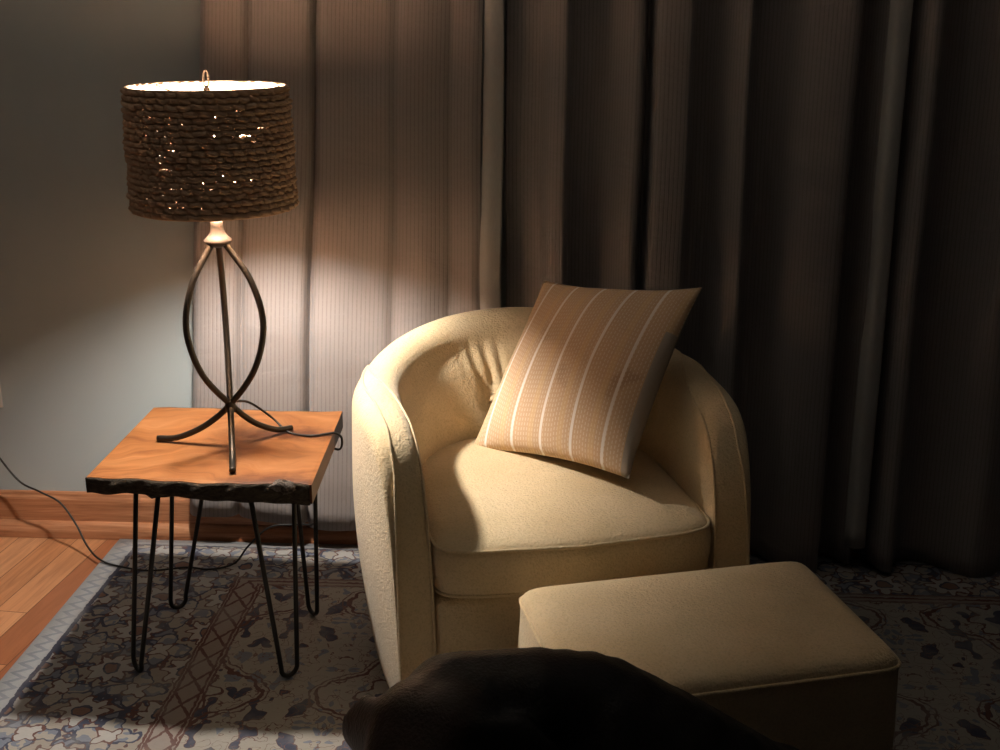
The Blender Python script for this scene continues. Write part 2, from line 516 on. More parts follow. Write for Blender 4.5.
def lerp_x(pts, x0, x1, a0, a1):
    return [(a0 + (x - x0) / (x1 - x0) * (a1 - a0), y) for x, y in pts]
LT = [(-.868,-.060),(-.848,-.085),(-.80,-.092),(-.765,-.088),(-.75,-.070),(-.735,-.085),(-.69,-.095),(-.64,-.094),(-.605,-.088),(-.59,-.058),(-.575,-.086),(-.53,-.094),(-.47,-.088),(-.42,-.084),(-.395,-.074),(-.37,-.088),(-.33,-.096),(-.285,-.086),(-.265,-.078),(-.245,-.092),(-.215,-.105),(-.192,-.100)]
LB = lerp_x(LT, -.868, -.192, -1.003, -.212)
LB = [(x, -.05 - (abs(y) - .05) * 1.15) for x, y in LB]
curtain('curtain', LT, LB, lambda s: .092 + .016 * math.sin(s * 9.5 + .6),
        ([(-.194, -.099), (-.175, -.108), (-.148, -.100)], [(-.213, -.10), (-.19, -.112), (-.152, -.100)], lambda s: .075),
        'taupe ribbed curtain hanging behind the lit lamp', seed=2)
MT = [(-.145, -.045), (-.10, -.055), (-.06, -.075), (-.035, -.115), (-.012, -.130), (.002, -.128), (.006, -.09), (.014, -.05), (.06, -.04), (.105, -.075), (.145, -.125), (.172, -.133), (.180, -.095), (.186, -.055), (.198, -.06), (.203, -.115), (.218, -.140), (.27, -.146), (.285, -.135), (.288, -.08), (.305, -.045), (.345, -.05), (.385, -.115), (.412, -.142), (.423, -.125), (.426, -.075), (.46, -.045), (.51, -.07), (.555, -.125), (.62, -.150), (.655, -.146), (.664, -.10), (.676, -.055), (.70, -.07), (.722, -.115), (.735, -.125)]
MB = [(x + (.012 if .3 < x < .6 else 0.0) + .02 * max(0, (x - .6) / .13), -.05 - (abs(y) - .05) * 1.1) for x, y in MT]
MT = [(x, -.03 - (abs(y) - .04) * 1.08) for x, y in MT]
curtain('curtain', MT, MB, lambda s: .030 + .012 * math.sin(s * 8),
        ([(.724, -.118), (.738, -.142), (.765, -.138), (.772, -.12)], [(.742, -.12), (.756, -.148), (.785, -.145), (.792, -.125)], lambda s: .085),
        'taupe ribbed curtain with deep folds behind the striped pillow', seed=5)
RTp = [(.765, -.05), (.785, -.09), (.81, -.14), (.835, -.145), (.85, -.11), (.87, -.075), (.92, -.06), (.98, -.09), (1.04, -.135), (1.10, -.125), (1.15, -.08), (1.22, -.07), (1.28, -.12), (1.34, -.13), (1.40, -.08), (1.48, -.06), (1.55, -.12), (1.62, -.10)]
RBp = [(x + .02, -.05 - (abs(y) - .05) * 1.1) for x, y in RTp]
curtain('curtain', RTp, RBp, lambda s: .022 + .010 * math.sin(s * 7 + 2), None,
        'darkest taupe ribbed curtain at the far right of the wall', seed=9)

# ------------------------------------------------------------------ outlet
out = empty('wall_outlet', (-1.551, -.001, .4325))
tag(out, 'pale outlet cover plate on the grey wall left of the lamp', 'outlet')
bm_obj('cover_plate', box_bm((-.036, -.0065, -.0585), (.036, 0, .0585), .003), M_PLATE, out)
for dz in (.02, -.02):
    f = bm_obj('socket', box_bm((-.017, -.0085, dz - .014), (.017, -.0055, dz + .014), .004), M_PLATE, out)
    for dx in (-.0065, .0065):
        bm_obj('slot', box_bm((dx - .001, -.009, dz - .003), (dx + .001, -.008, dz + .006)), M_SLOT, f)

# ------------------------------------------------------------------ side table
TZ = .495
tcx, tcy = -.738, -.555
table = empty('side_table', (tcx, tcy, 0))
tag(table, 'live edge wood side table with black hairpin legs under the lamp', 'table')
tw, td = .236, .235
def front_y(x):      # wavy live edge at the front
    t = (x + tw) / (2 * tw)
    return -td + .029 + .010 * (1 - t) + .004 * math.sin(9 * t) - .007 * t + .003 * math.sin(31 * t + 1) + (.012 * math.exp(-((t - .93) / .05) ** 2))
def back_y(x):
    t = (x + tw) / (2 * tw)
    return td + .006 * math.sin(6 * t + .5) + .002 * math.sin(27 * t)
nu, nv = 60, 60
def slab_edges():
    V, F = [], []
    for j in range(nv + 1):
        for i in range(nu + 1):
            x = -tw + 2 * tw * i / nu
            q = j / nv
            xx = x
            if i == nu: xx = x
            y = front_y(x) + (back_y(x) - front_y(x)) * q
            # edge of the right hand side tapers a little
            xx += -.018 * q * (i / nu) + .003 * (1 - q) * (i / nu) - .004 * q * (1 - i / nu) + .005 * (1 - q) * (1 - i / nu)
            edge = min(i, nu - i, j, nv - j)
            z = TZ - (.0015 if edge == 0 else 0.0)
            V.append((xx, y, z))
    def idx(i, j): return j * (nu + 1) + i
    for j in range(nv):
        for i in range(nu):
            F.append((idx(i, j), idx(i + 1, j), idx(i + 1, j + 1), idx(i, j + 1)))
    ringi = [idx(i, 0) for i in range(nu + 1)] + [idx(nu, j) for j in range(1, nv + 1)] + [idx(i, nv) for i in range(nu - 1, -1, -1)] + [idx(0, j) for j in range(nv - 1, 0, -1)]
    return V, F, ringi
V, F, ringi = slab_edges()
n0 = len(V); m_ = len(ringi)
def thick(x): return .033 + .012 * max(0, (x + .05) / .28)
for k in ringi: V.append((V[k][0], V[k][1], TZ - thick(V[k][0]) + .002))
for k in range(m_): F.append((ringi[k], n0 + k, n0 + (k + 1) % m_, ringi[(k + 1) % m_]))
F.append(tuple(n0 + k for k in range(m_)))
top = mesh_obj('tabletop', V, F, M_SLAB, table, False)
top.data.materials.append(M_SIDE)
for p in top.data.polygons:
    if abs(p.normal.z) < .5 and p.normal.x > .6: p.material_index = 1
# bark strips follow the wavy edges
def bark(fy, sgn, x0, x1, seed, label):
    rng = random.Random(seed)
    V, F = [], []
    n, m = 120, 9
    for i in range(n + 1):
        t = i / n; x = x0 + (x1 - x0) * t
        th = thick(x)
        e = min(1, min(t, 1 - t) * 14) ** .5
        for k in range(m + 1):
            a = k / m
            bul = (.0015 + (.006 + .0014 * math.sin(37 * t + 5 * a) + .0009 * math.sin(83 * t + 9 * a)) * math.sin(PI * min(1, .12 + a * .8)) * e)
            dz = .0008 * math.sin(51 * t + seed) + .0010 * math.sin(23 * t)
            V.append((x, fy(x) + sgn * bul, TZ - .002 - (th + dz * (a)) * a))
        V.append((x, fy(x) - sgn * .004, TZ - .002 - th)); V.append((x, fy(x) - sgn * .002, TZ - .003))
    q = m + 3
    for i in range(n):
        for k in range(q):
            F.append((i * q + k, i * q + (k + 1) % q, (i + 1) * q + (k + 1) % q, (i + 1) * q + k))
    F.append(tuple(range(q))); F.append(tuple(n * q + k for k in range(q))[::-1])
    o = mesh_obj('bark_edge', V, F, M_BARK, table)
    o['label'] = label
    return o
bark(front_y, -1, -tw + .003, tw - .002, 3, 'dark rough bark along the front edge')
bark(back_y, 1, -tw - .002, tw - .020, 8, 'dark rough bark along the back edge')
# grey knot near the front right corner
V, F = [], []
n, m = 22, 12
for i in range(m + 1):
    th = PI * i / m
    for k in range(n):
        ph = 2 * PI * k / n
        r = 1 + .14 * math.sin(3 * ph + 2 * th) + .10 * math.sin(7 * ph + 5 * th) + .08 * math.sin(11 * th + 2 * ph)
        V.append((.178 + .027 * r * math.sin(th) * math.cos(ph), front_y(.18) + .001 + .013 * r * math.sin(th) * math.sin(ph), TZ - .010 + .014 * r * math.cos(th)))
for i in range(m):
    for k in range(n):
        F.append((i * n + k, i * n + (k + 1) % n, (i + 1) * n + (k + 1) % n, (i + 1) * n + k))
kn = mesh_obj('knot', V, F, M_KNOT, table); kn['label'] = 'gnarled grey knot at the front right corner'
# hairpin legs
def hairpin(px, py, plane, fx, fy):
    """(px,py) middle of the two tops, plane = unit dir of the spread, (fx,fy) foot"""
    r = .0052
    zt = TZ - .034
    d = np.array([plane[0], plane[1], 0.0]) / math.hypot(*plane)
    A = np.array([px, py, zt]) - d * .052; B = np.array([px, py, zt]) + d * .052
    Fp = np.array([fx, fy, RT + r])
    rr = .020
    pts = [A, A + (Fp - d * rr + np.array([0, 0, rr]) - A) * .5, Fp - d * rr + np.array([0, 0, rr * 1.3])]
    arc = [Fp + rr * (math.cos(a) * -d) + np.array([0, 0, rr - rr * math.sin(a)]) for a in np.linspace(.25, PI - .25, 10)]
    pts2 = [Fp + d * rr + np.array([0, 0, rr * 1.3]), B + (Fp + d * rr + np.array([0, 0, rr]) - B) * .5, B]
    path = pts + arc + pts2
    v, f = tube_data(path, r, 10)
    # mounting plate under the slab
    o = len(v)
    n_ = np.array([-d[1], d[0], 0])
    for sx in (-1, 1):
        for sy in (-1, 1):
            for zz in (0, .004):
                v.append(np.array([px, py, zt + zz - .004]) + d * .066 * sx + n_ * .022 * sy)
    q = lambda a, b, c: o + a * 4 + b * 2 + c
    f += [(q(0,0,0), q(0,1,0), q(1,1,0), q(1,0,0)), (q(0,0,1), q(1,0,1), q(1,1,1), q(0,1,1)), (q(0,0,0), q(1,0,0), q(1,0,1), q(0,0,1)),
          (q(0,1,0), q(0,1,1), q(1,1,1), q(1,1,0)), (q(0,0,0), q(0,0,1), q(0,1,1), q(0,1,0)), (q(1,0,0), q(1,1,0), q(1,1,1), q(1,0,1))]
    return mesh_obj('leg', v, f, M_HAIRPIN, table)
hairpin(-.122, -.150, (1, -1), -.184, -.150)
hairpin(.142, -.150, (1, 1), .155, -.152)
hairpin(-.122, .160, (1, 1), -.184, .130)
hairpin(.136, .160, (1, -1), .149, .118)

# ------------------------------------------------------------------ lamp
lx, ly = -.713, -.568
lamp = empty('table_lamp', (lx, ly, TZ))
tag(lamp, 'lit table lamp with woven rope shade on three curved bronze rods', 'lamp')
zj, zc = .095, .455                                     # crossing and top collar above the table
rr_ = .0068
for ang, fr in ((172, .178), (-75, .158), (46, .150)):   # direction of each foot
    a = math.radians(ang)
    d = np.array([math.cos(a), math.sin(a)])
    def P(r, z): return (d[0] * r, d[1] * r, z)
    pts = [P(fr, rr_ + .0008), P(fr * .72, .014), P(fr * .36, .045), P(0.004, zj), P(-.055, .17), P(-.083, .245), P(-.086, .31), P(-.064, .380), P(-.028, .434), P(-.012, zc)]
    tube('leg', catmull(pts, 8), rr_, M_ROD, lamp, 12)
# collar where the rods cross
lathe('joint', [(.004, zj - .016), (.010, zj - .012), (.012, zj), (.010, zj + .012), (.004, zj + .016)], M_ROD, lamp, 20)
lathe('neck_cap', [(.008, zc - .012), (.020, zc - .006), (.0285, zc), (.029, zc + .004), (.022, zc + .010), (.015, zc + .019), (.0125, zc + .032), (.0125, zc + .041), (.010, zc + .043)], M_CAP, lamp, 36)
bz = 1.153 - TZ
lathe('socket', center=(-.006, .004), mat=M_CAP, parent=lamp, ns=24, prof=[(.009, zc + .042), (.014, zc + .05), (.014, bz - .075), (.0155, bz - .06), (.0155, bz - .05)])
# bulb with a rounded head and a narrowing neck
prof = [(.010, -.052), (.0125, -.046), (.014, -.038), (.020, -.026), (.027, -.012), (.0305, .002), (.0285, .016), (.021, .026), (.011, .031), (.002, .032)]
bulb = lathe('bulb', [(r, bz + z) for r, z in prof], M_BULB, lamp, 24, (-.010, .006))
# shade: rows of twisted rope with open gaps between them
SZ0, SZ1 = 1.021 - TZ, 1.262 - TZ
SR = .1615; ST = -.0055
def shade():
    rows = 20; per = 7
    nth = 760
    nvv = rows * per
    rng = np.random.RandomState(11)
    th = np.arange(nth) * 2 * PI / nth
    zz = np.linspace(SZ0, SZ1, nvv + 1)
    rowf = np.linspace(0, rows, nvv + 1)
    ri = np.minimum(np.floor(rowf), rows - 1).astype(int); rt = rowf - ri
    off = rng.rand(rows) * 6.28; lumps = 40 + rng.randint(-4, 5, rows)
    ampl = .8 + .4 * rng.rand(rows)
    # each row's seam line wanders a little
    wob = sum(rng.randn(rows, 1) * np.sin(k * th[None, :] + rng.rand(rows, 1) * 6.28) for k in (9, 17, 26, 41)) * .0006
    jit = np.array([np.interp(th, np.linspace(0, 2 * PI, 90), .75 + .5 * rng.rand(90)) for _ in range(rows)])
    R = np.zeros((nvv + 1, nth)); Z = np.zeros((nvv + 1, nth))
    for j in range(nvv + 1):
        t = rt[j]; r = ri[j]
        ph = lumps[r] * th + off[r] + (t - .5) * 1.1
        lump = np.abs(np.sin(ph * .5))
        prof = math.sqrt(max(0, 1 - (2 * t - 1) ** 2))
        R[j] = SR + ST * (j / nvv) + .0095 * prof ** .7 * (.25 + .75 * lump ** .6) * ampl[r] * jit[r] - .0015
        Z[j] = zz[j] + wob[r] * (0 if j in (0, nvv) else 1) + .0011 * np.sin(ph) * prof
    # gaps: narrow horizontal slits on the row joints
    hole = np.zeros((nvv, nth), bool)
    for r in range(1, rows):
        ngap = rng.poisson(6)
        for _ in range(ngap):
            c = rng.randint(nth); w = max(1, int(abs(rng.randn()) * 1.1 + 1))
            for q in range(w): hole[r * per - (1 if q % 2 else 0), (c + q) % nth] = True
    # denser pin holes on the side that faces left, and two longer slits on the right
    for _ in range(46):
        r = rng.randint(2, rows - 2); c = int((math.radians(rng.uniform(226, 264))) / (2 * PI) * nth)
        hole[r * per, c] = True
        if rng.rand() < .5: hole[r * per - 1, c] = True
    for r, a0, a1 in ((14, 322, 333), (13, 308, 316), (9, 335, 339), (17, 309, 312), (2, 255, 262), (1, 238, 250), (5, 284, 287)):
        for c in range(int(a0 / 360 * nth), int(a1 / 360 * nth)):
            if rng.rand() < .8: hole[r * per, c] = True
    cb = int(289.5 / 360 * nth)
    hole[13 * per + 2:13 * per + 4, cb:cb + 2] = True
    V = []
    for j in range(nvv + 1):
        for i in range(nth): V.append((R[j, i] * math.cos(th[i]), R[j, i] * math.sin(th[i]), Z[j, i]))
    n0 = len(V)
    for j in range(nvv + 1):
        for i in range(nth):
            q0 = SR + ST * (j / nvv); q = q0 - .0035 + (R[j, i] - q0) * -.65
            V.append((q * math.cos(th[i]), q * math.sin(th[i]), Z[j, i]))
    UV = [(th[i] * SR, zz[j]) for j in range(nvv + 1) for i in range(nth)] * 2
    F = []
    I = lambda j, i: j * nth + i % nth
    for j in range(nvv):
        for i in range(nth):
            if not hole[j, i]:
                F.append((I(j, i), I(j, i + 1), I(j + 1, i + 1), I(j + 1, i)))
                F.append((n0 + I(j, i), n0 + I(j + 1, i), n0 + I(j + 1, i + 1), n0 + I(j, i + 1)))
            else:
                for (a, b, nj, ni) in ((I(j, i), I(j, i + 1), j - 1, i), (I(j + 1, i + 1), I(j + 1, i), j + 1, i), (I(j, i + 1), I(j + 1, i + 1), j, i + 1), (I(j + 1, i), I(j, i), j, i - 1)):
                    if 0 <= nj < nvv and not hole[nj, ni % nth]: F.append((a, b, n0 + b, n0 + a))
    for i in range(nth):
        F.append((I(0, i + 1), I(0, i), n0 + I(0, i), n0 + I(0, i + 1)))
        F.append((I(nvv, i), I(nvv, i + 1), n0 + I(nvv, i + 1), n0 + I(nvv, i)))
    return mesh_obj('lamp_shade', V, F, M_ROPE, lamp, True, UV)
shade_o = shade()
# wire rims and spider of the shade (sub-parts)
for z, SRr in ((SZ0 + .002, SR), (SZ1 - .001, SR + ST)):
    tube('wire_ring', [(SRr * math.cos(a), SRr * math.sin(a), z) for a in np.linspace(0, 2 * PI, 73)[:-1]], .0030, M_ROPE, shade_o, 8, closed=True)
multi_tube('spider', [[(0.006 * math.cos(a), .006 * math.sin(a), SZ1 - .022), (SR * .5 * math.cos(a), SR * .5 * math.sin(a), SZ1 - .020), ((SR + ST) * math.cos(a), (SR + ST) * math.sin(a), SZ1 - .002)] for a in (.5, .5 + 2 * PI / 3, .5 + 4 * PI / 3)], .0017, M_CAP, shade_o, 8)
# harp that carries the shade
hp = [(.016, 0, zc + .075), (.040, 0, bz - .03), (.046, 0, bz + .02), (.032, 0, bz + .075), (.006, 0, SZ1 - .026), (-.006, 0, SZ1 - .026), (-.032, 0, bz + .075), (-.046, 0, bz + .02), (-.040, 0, bz - .03), (-.016, 0, zc + .075)]
tube('harp', catmull(hp, 6), .0015, M_CAP, lamp, 8)
# finial: small base with an upright slim loop
fin = lathe('finial', [(.004, SZ1 - .026), (.0085, SZ1 - .022), (.0085, SZ1 - .012), (.006, SZ1 - .004), (.003, SZ1 + .002)], M_CAP, lamp, 20)
ld = (.95, .3)
lp = [(-.0042, 0), (-.0048, .012), (-.0034, .026), (0, .031), (.0034, .026), (.0048, .012), (.0042, 0)]
tube('loop', catmull([(a * ld[0], a * ld[1], SZ1 + b) for a, b in lp], 6), .0019, M_CAP, fin, 8)
# cord
def W(x, y, z): return (x - lx, y - ly, z - TZ)
cord = [W(-.708, -.555, .597), W(-.690, -.50, .575), W(-.655, -.455, .525), W(-.612, -.478, .4985), W(-.56, -.498, .4985), W(-.528, -.488, .4990), W(-.505, -.476, .4975), W(-.493, -.470, .482), W(-.503, -.455, .450), W(-.555, -.40, .43), W(-.605, -.30, .30), W(-.625, -.20, .15), W(-.68, -.165, .122), W(-.755, -.165, .113), W(-.815, -.17, .06), W(-.85, -.19, .018),
        W(-.905, -.222, .0150), W(-.97, -.215, .0150), W(-1.06, -.238, .0150), W(-1.14, -.222, .0150), W(-1.208, -.192, .0170), W(-1.262, -.145, .033), W(-1.302, -.112, .082), W(-1.348, -.09, .133), W(-1.405, -.08, .160), W(-1.468, -.060, .180), W(-1.515, -.060, .247), W(-1.56, -.068, .34), W(-1.556, -.060, .405), W(-1.551, -.040, .4125)]
tube('power_cord', catmull(cord, 8), .0027, M_CORD, lamp, 8)
bm_obj('plug', box_bm(W(-1.565, -.042, .401), W(-1.537, -.0105, .424), .004), M_CORD, lamp)

# ------------------------------------------------------------------ armchair (local: x right, y towards its back)
ccx, ccy, cang = -.047, -.550, math.radians(14.3)
chair = empty('armchair', (ccx, ccy, RT), cang)
tag(chair, 'cream boucle barrel armchair facing the ottoman', 'armchair')
CR = .343          # radius of the wall's centre line
prof_v = [(.30, .706), (.22, .686), (.13, .664), (.05, .654), (-.06, .647), (-.14, .642), (-.20, .630), (-.25, .602), (-.292, .545), (-.322, .462), (-.340, .35), (-.350, .2), (-.352, .06)]
pv = catmull(prof_v, 5)                                   # (v, h) along an arm from the back forward
stations = []
# left arm front -> back
yc = .0                                                 # centre of the rear arc
armL = [(p[0], p[1]) for p in pv if p[0] <= yc]
def arm_u(v): return CR - .029 * (min(0, v) / .35) ** 2
def arm_n(v):
    d = -2 * .029 * min(0, v) / .35 ** 2
    return (1 / math.hypot(1, d), -d / math.hypot(1, d))
for v, h in armL[::-1]: stations.append((-arm_u(v), v, h, (-arm_n(v)[0], arm_n(v)[1])))
nA = 170
for k in range(1, nA):
    a = PI - PI * k / nA
    v = yc + CR * math.sin(a)
    h = np.interp(v, [p[0] for p in pv[::-1]], [p[1] for p in pv[::-1]]) if v < .30 else .706 + .010 * ((v - .30) / .043) ** .8
    stations.append((CR * math.cos(a), v, h, (math.cos(a), math.sin(a))))
for v, h in armL: stations.append((arm_u(v), v, h, arm_n(v)))
nS = len(stations)
NI, NA_, NO = 26, 16, 26
z0 = .012
V, F = [], []
seamI, seamO = [], []
for s, (x, y, h, n) in enumerate(stations):
    front = max(0, min(1, (.10 - y) / .42))               # 0 at the back, 1 towards the arm fronts
    t = .112 - .037 * front ** 1.5
    rr = min(.062 - .020 * front, (h - z0) * .5)
    ex = 1.0 - .40 * front
    pad = (.030 + .080 * max(0, n[1]) ** 1.2) * (1 - front ** 2) + .004
    ring = []
    for k in range(NI):
        a = k / NI; z = z0 + (h - rr - z0) * a
        w = -(t / 2 + pad * min(1, (1 - a) / .40) ** .9)
        # padded inside with button dimples and pleats over the middle button
        if front < 1:
            arc = math.atan2(x, max(y - yc, 1e-6)) * CR
            bulge = .014 * math.sin(PI * min(1, max(0, (z - .40) / .28))) * (1 - front)
            for bu in (-.100, .49):
                dd = ((arc - bu) / .035) ** 2 + ((z - .538) / .035) ** 2
                bulge -= .022 * math.exp(-dd)
            up = max(0, min(1, (z - .53) / .05)) * max(0, min(1, (.69 - z) / .06))
            for g, am in ((-.104, .011), (-.070, .011), (-.036, .009), (-.136, .005)):
                bulge -= am * up * math.exp(-((arc - g * (1 + (z - .53) * 3)) / .010) ** 2)
            w -= bulge
        ring.append((w, z))
    for k in range(NA_ + 1):
        a = PI - PI * k / NA_
        ca, sa = math.cos(a), math.sin(a)
        ring.append((t / 2 * math.copysign(abs(ca) ** ex, ca), h - rr + rr * abs(sa) ** ex))
    for k in range(1, NO + 1):
        a = 1 - k / NO; z = z0 + (h - rr - z0) * a
        ring.append((t / 2 + .006 * math.sin(PI * a) - .034 * (1 - min(1, (z - z0) / .42)) ** 1.5, z))
    for w, z in ring: V.append((x + n[0] * w, y + n[1] * w, z))
    if y < .15:
        for lst, sg in ((seamI, -1), (seamO, 1)):
            if sg < 0: w = t * np.interp(-y, [-.15, -.10, -.02, .06, .15, .35], [.40, .20, -.12, -.32, -.45, -.47])
            else: w = t * np.interp(-y, [-.15, -.05, .08, .20, .28, .33, .352], [.40, .28, .15, .12, .20, .38, .45])
            rel = min(1, abs(w) / (t / 2))
            # height of the ring there
            ca = rel ** (1 / ex); sa = math.sqrt(max(0, 1 - ca * ca))
            zt_ = h - rr + rr * sa ** ex
            lst.append((s, (x + n[0] * w, y + n[1] * w - (.0035 if front > .9 else 0), zt_ + .001)))
    q_len = len(ring)
for s in range(nS - 1):
    for k in range(q_len):
        kk = (k + 1) % q_len
        F.append((s * q_len + k, (s + 1) * q_len + k, (s + 1) * q_len + kk, s * q_len + kk))
F.append(tuple(range(q_len))); F.append(tuple((nS - 1) * q_len + k for k in range(q_len))[::-1])
shell = mesh_obj('shell', V, F, M_CREAM, chair)
sm_ = shell.modifiers.new('soften', 'SMOOTH'); sm_.factor = .5; sm_.iterations = 2
# welts along the arm fronts
def runs(lst):
    L = [p for s, p in lst if s < nS / 2]; R_ = [p for s, p in lst if s >= nS / 2]
    return L, R_
for lst in (seamI, seamO):
    for r in runs(lst):
        if len(r) > 3: tube('piping', r, .0028, M_CREAM2, chair, 8)
# buttons on the inside back
def inner_point(arc, z):
    a = arc / CR
    n = (math.sin(a), math.cos(a))
    r = CR - .056 - .076
    return (n[0] * r, yc + n[1] * r, z), n
for arc in (-.100, .49):
    (bx, by, bz_), n = inner_point(arc, .538)
    V, F = [], []
    for i in range(7):
        th = PI / 2 * i / 6
        for k in range(14):
            ph = 2 * PI * k / 14
            r = .0085 * math.cos(th); hgt = .007 * math.sin(th)
            ex_, ez_ = r * math.cos(ph), r * math.sin(ph)
            V.append((bx + n[1] * ex_ - n[0] * hgt, by - n[0] * ex_ - n[1] * hgt, bz_ + ez_))
    for i in range(6):
        for k in range(14):
            F.append((i * 14 + k, i * 14 + (k + 1) % 14, (i + 1) * 14 + (k + 1) % 14, (i + 1) * 14 + k))
    mesh_obj('button', V, F, M_CREAM2, chair)
# front rail and inner base
bm_obj('front_rail', box_bm((-.276, -.345, .012), (.276, .22, .330), .016, 3), M_CREAM, chair, True)
# seat cushion
def outline(n, sx=1.0, inset=0.0):
    pts = []
    hw, vf, vb = .281 - inset, -.350 + inset, .250 - inset
    for k in range(n):
        a = 2 * PI * k / n
        ca, sa = math.cos(a), math.sin(a)
        if sa < 0:      # squared front
            e = .13
            px = hw * math.copysign(abs(ca) ** e, ca); py = vf * abs(sa) ** e
            py -= .032 * (1 - (px / hw) ** 2)
        else:
            e = .8
            px = hw * math.copysign(abs(ca) ** .8, ca); py = vb * abs(sa) ** e
        pts.append((px, py))
    return pts
n = 120
zB, zT = .332, .438
layers = [(.0, zB, 0), (.6, zB, 0), (.93, zB + .001, 0), (.975, zB + .006, 0), (.992, zB + .018, 0), (1.0, zB + .045, 0), (1.002, zT - .030, 0), (.994, zT - .012, 0), (.975, zT - .001, 0), (.94, zT + .005, 1), (.85, zT + .014, 1), (.7, zT + .022, 1), (.5, zT + .027, 1), (.25, zT + .029, 1), (0, zT + .030, 1)]
ol = outline(n)
V, F = [], []
for (sc, z, c) in layers:
    for k, (x, y) in enumerate(ol):
        V.append((x * sc, y * sc, z))
for i in range(len(layers) - 1):
    for k in range(n):
        F.append((i * n + k, i * n + (k + 1) % n, (i + 1) * n + (k + 1) % n, (i + 1) * n + k))
bm = bmesh.new(); me_ = bpy.data.meshes.new('tmp'); me_.from_pydata(V, [], F); bm.from_mesh(me_)
bmesh.ops.remove_doubles(bm, verts=bm.verts[:], dist=1e-5)
cush = bm_obj('seat_cushion', bm, M_CREAM, chair, True)
for sc, z in ((.985, zT - .004), (.985, zB + .010)):
    tube('piping', [(x * sc, y * sc, z) for x, y in ol], .0036, M_CREAM2, cush, 8, closed=True)

# ------------------------------------------------------------------ striped pillow
PL = .446
def pillow():
    n = 44
    V, UV = [], []
    def surf(sg):
        for j in range(n + 1):
            for i in range(n + 1):
                u = -1 + 2 * i / n; v = -1 + 2 * j / n
                # pinched outline between the corners
                k = .075
                x = u * (1 - k * (1 - v * v) * abs(u) ** 2) * PL / 2
                z = v * (1 - k * (1 - u * u) * abs(v) ** 2) * PL / 2
                th = ((1 - u * u) * (1 - v * v)) ** .55 * .072
                th *= 1 + .05 * math.sin(5 * u + 2 * v) - .12 * max(0, v)
                th += .004 * math.sin(9 * u + 1) * (1 - u * u) * (1 - v * v) * (v < 0) * -v
                V.append((x, -sg * th, z)); UV.append((u * PL / 2, v * PL / 2))
    surf(1); n0 = len(V); surf(-1)
    F, mi = [], []
    for j in range(n):
        for i in range(n):
            a = j * (n + 1) + i
            F.append((a, a + 1, a + n + 2, a + n + 1)); mi.append(1 if (i >= n - 2 and j < n * .72) else 0)
            F.append((n0 + a, n0 + a + n + 1, n0 + a + n + 2, n0 + a + 1)); mi.append(1)
    me = bpy.data.meshes.new('throw_pillow')
    me.from_pydata(V, [], F)
    uv = me.uv_layers.new(name='UVMap')
    for lp in me.loops: uv.data[lp.index].uv = UV[lp.vertex_index]
    me.materials.append(M_PILLOW); me.materials.append(M_PILLOWBACK)
    me.polygons.foreach_set('material_index', mi)
    me.polygons.foreach_set('use_smooth', [True] * len(me.polygons))
    bm = bmesh.new(); bm.from_mesh(me)
    bmesh.ops.remove_doubles(bm, verts=bm.verts[:], dist=1e-5)
    bm.to_mesh(me); bm.free()
    return link(bpy.data.objects.new('throw_pillow', me))
pil = pillow()
rv = Vector((-.728, .135, -.707))
pil.rotation_mode = 'QUATERNION'
pil.rotation_quaternion = Matrix.Rotation(rv.length, 3, rv.normalized()).to_quaternion()
pil.location = (.046, -.480, .655)
tag(pil, 'tan pillow with white dashed stripes leaning in the cream armchair', 'pillow')

# ------------------------------------------------------------------ ottoman
oang = math.radians(15.6)
ott = empty('ottoman', (.246, -1.116, RT), oang)
tag(ott, 'cream boucle rectangular ottoman between the armchair and the dog', 'ottoman')
OW, OD, OH = .281, .186, .392
def rect_outline(n, hw, hd, e=.12):
    pts = []
    for k in range(n):
        a = 2 * PI * k / n
        ca, sa = math.cos(a), math.sin(a)
        pts.append((hw * math.copysign(abs(ca) ** e, ca), hd * math.copysign(abs(sa) ** e, sa)))
    # even spacing
    P = np.array(pts + pts[:1]); L = np.concatenate([[0], np.cumsum(np.linalg.norm(np.diff(P, axis=0), axis=1))])
    q = np.linspace(0, L[-1], n + 1)[:-1]
    return list(zip(np.interp(q, L, P[:, 0]), np.interp(q, L, P[:, 1])))
n = 160
oo = rect_outline(n, OW, OD)
lay = [(z_[0], z_[1] + (.010 if z_[1] > .2 else 0)) for z_ in [(.0, .004), (.80, .004), (.955, .006), (.97, .02), (.985, .12), (.995, .25), (1.0, .33), (1.0, .358), (.996, .372), (.984, .382), (.965, .388), (.92, .393), (.8, .398), (.55, .402), (.25, .404), (0, .405)]]
V, F = [], []
for sc, z in lay:
    for x, y in oo: V.append((x * (sc + (.050 * min(1, (.350 - z) / .16) if .01 < z < .35 else (.050 if .8 < sc and z <= .01 else 0))), y * (1 - (1 - sc) * 1.3 if sc > .8 else sc), z))
for i in range(len(lay) - 1):
    for k in range(n):
        F.append((i * n + k, i * n + (k + 1) % n, (i + 1) * n + (k + 1) % n, (i + 1) * n + k))
me_ = bpy.data.meshes.new('tmp2'); me_.from_pydata(V, [], F); bm = bmesh.new(); bm.from_mesh(me_)
bmesh.ops.remove_doubles(bm, verts=bm.verts[:], dist=1e-5)
bm_obj('upholstery', bm, M_CREAM, ott, True)
tube('piping', [(x * .998, y * .998, .382) for x, y in oo], .0034, M_CREAM2, ott, 8, closed=True)

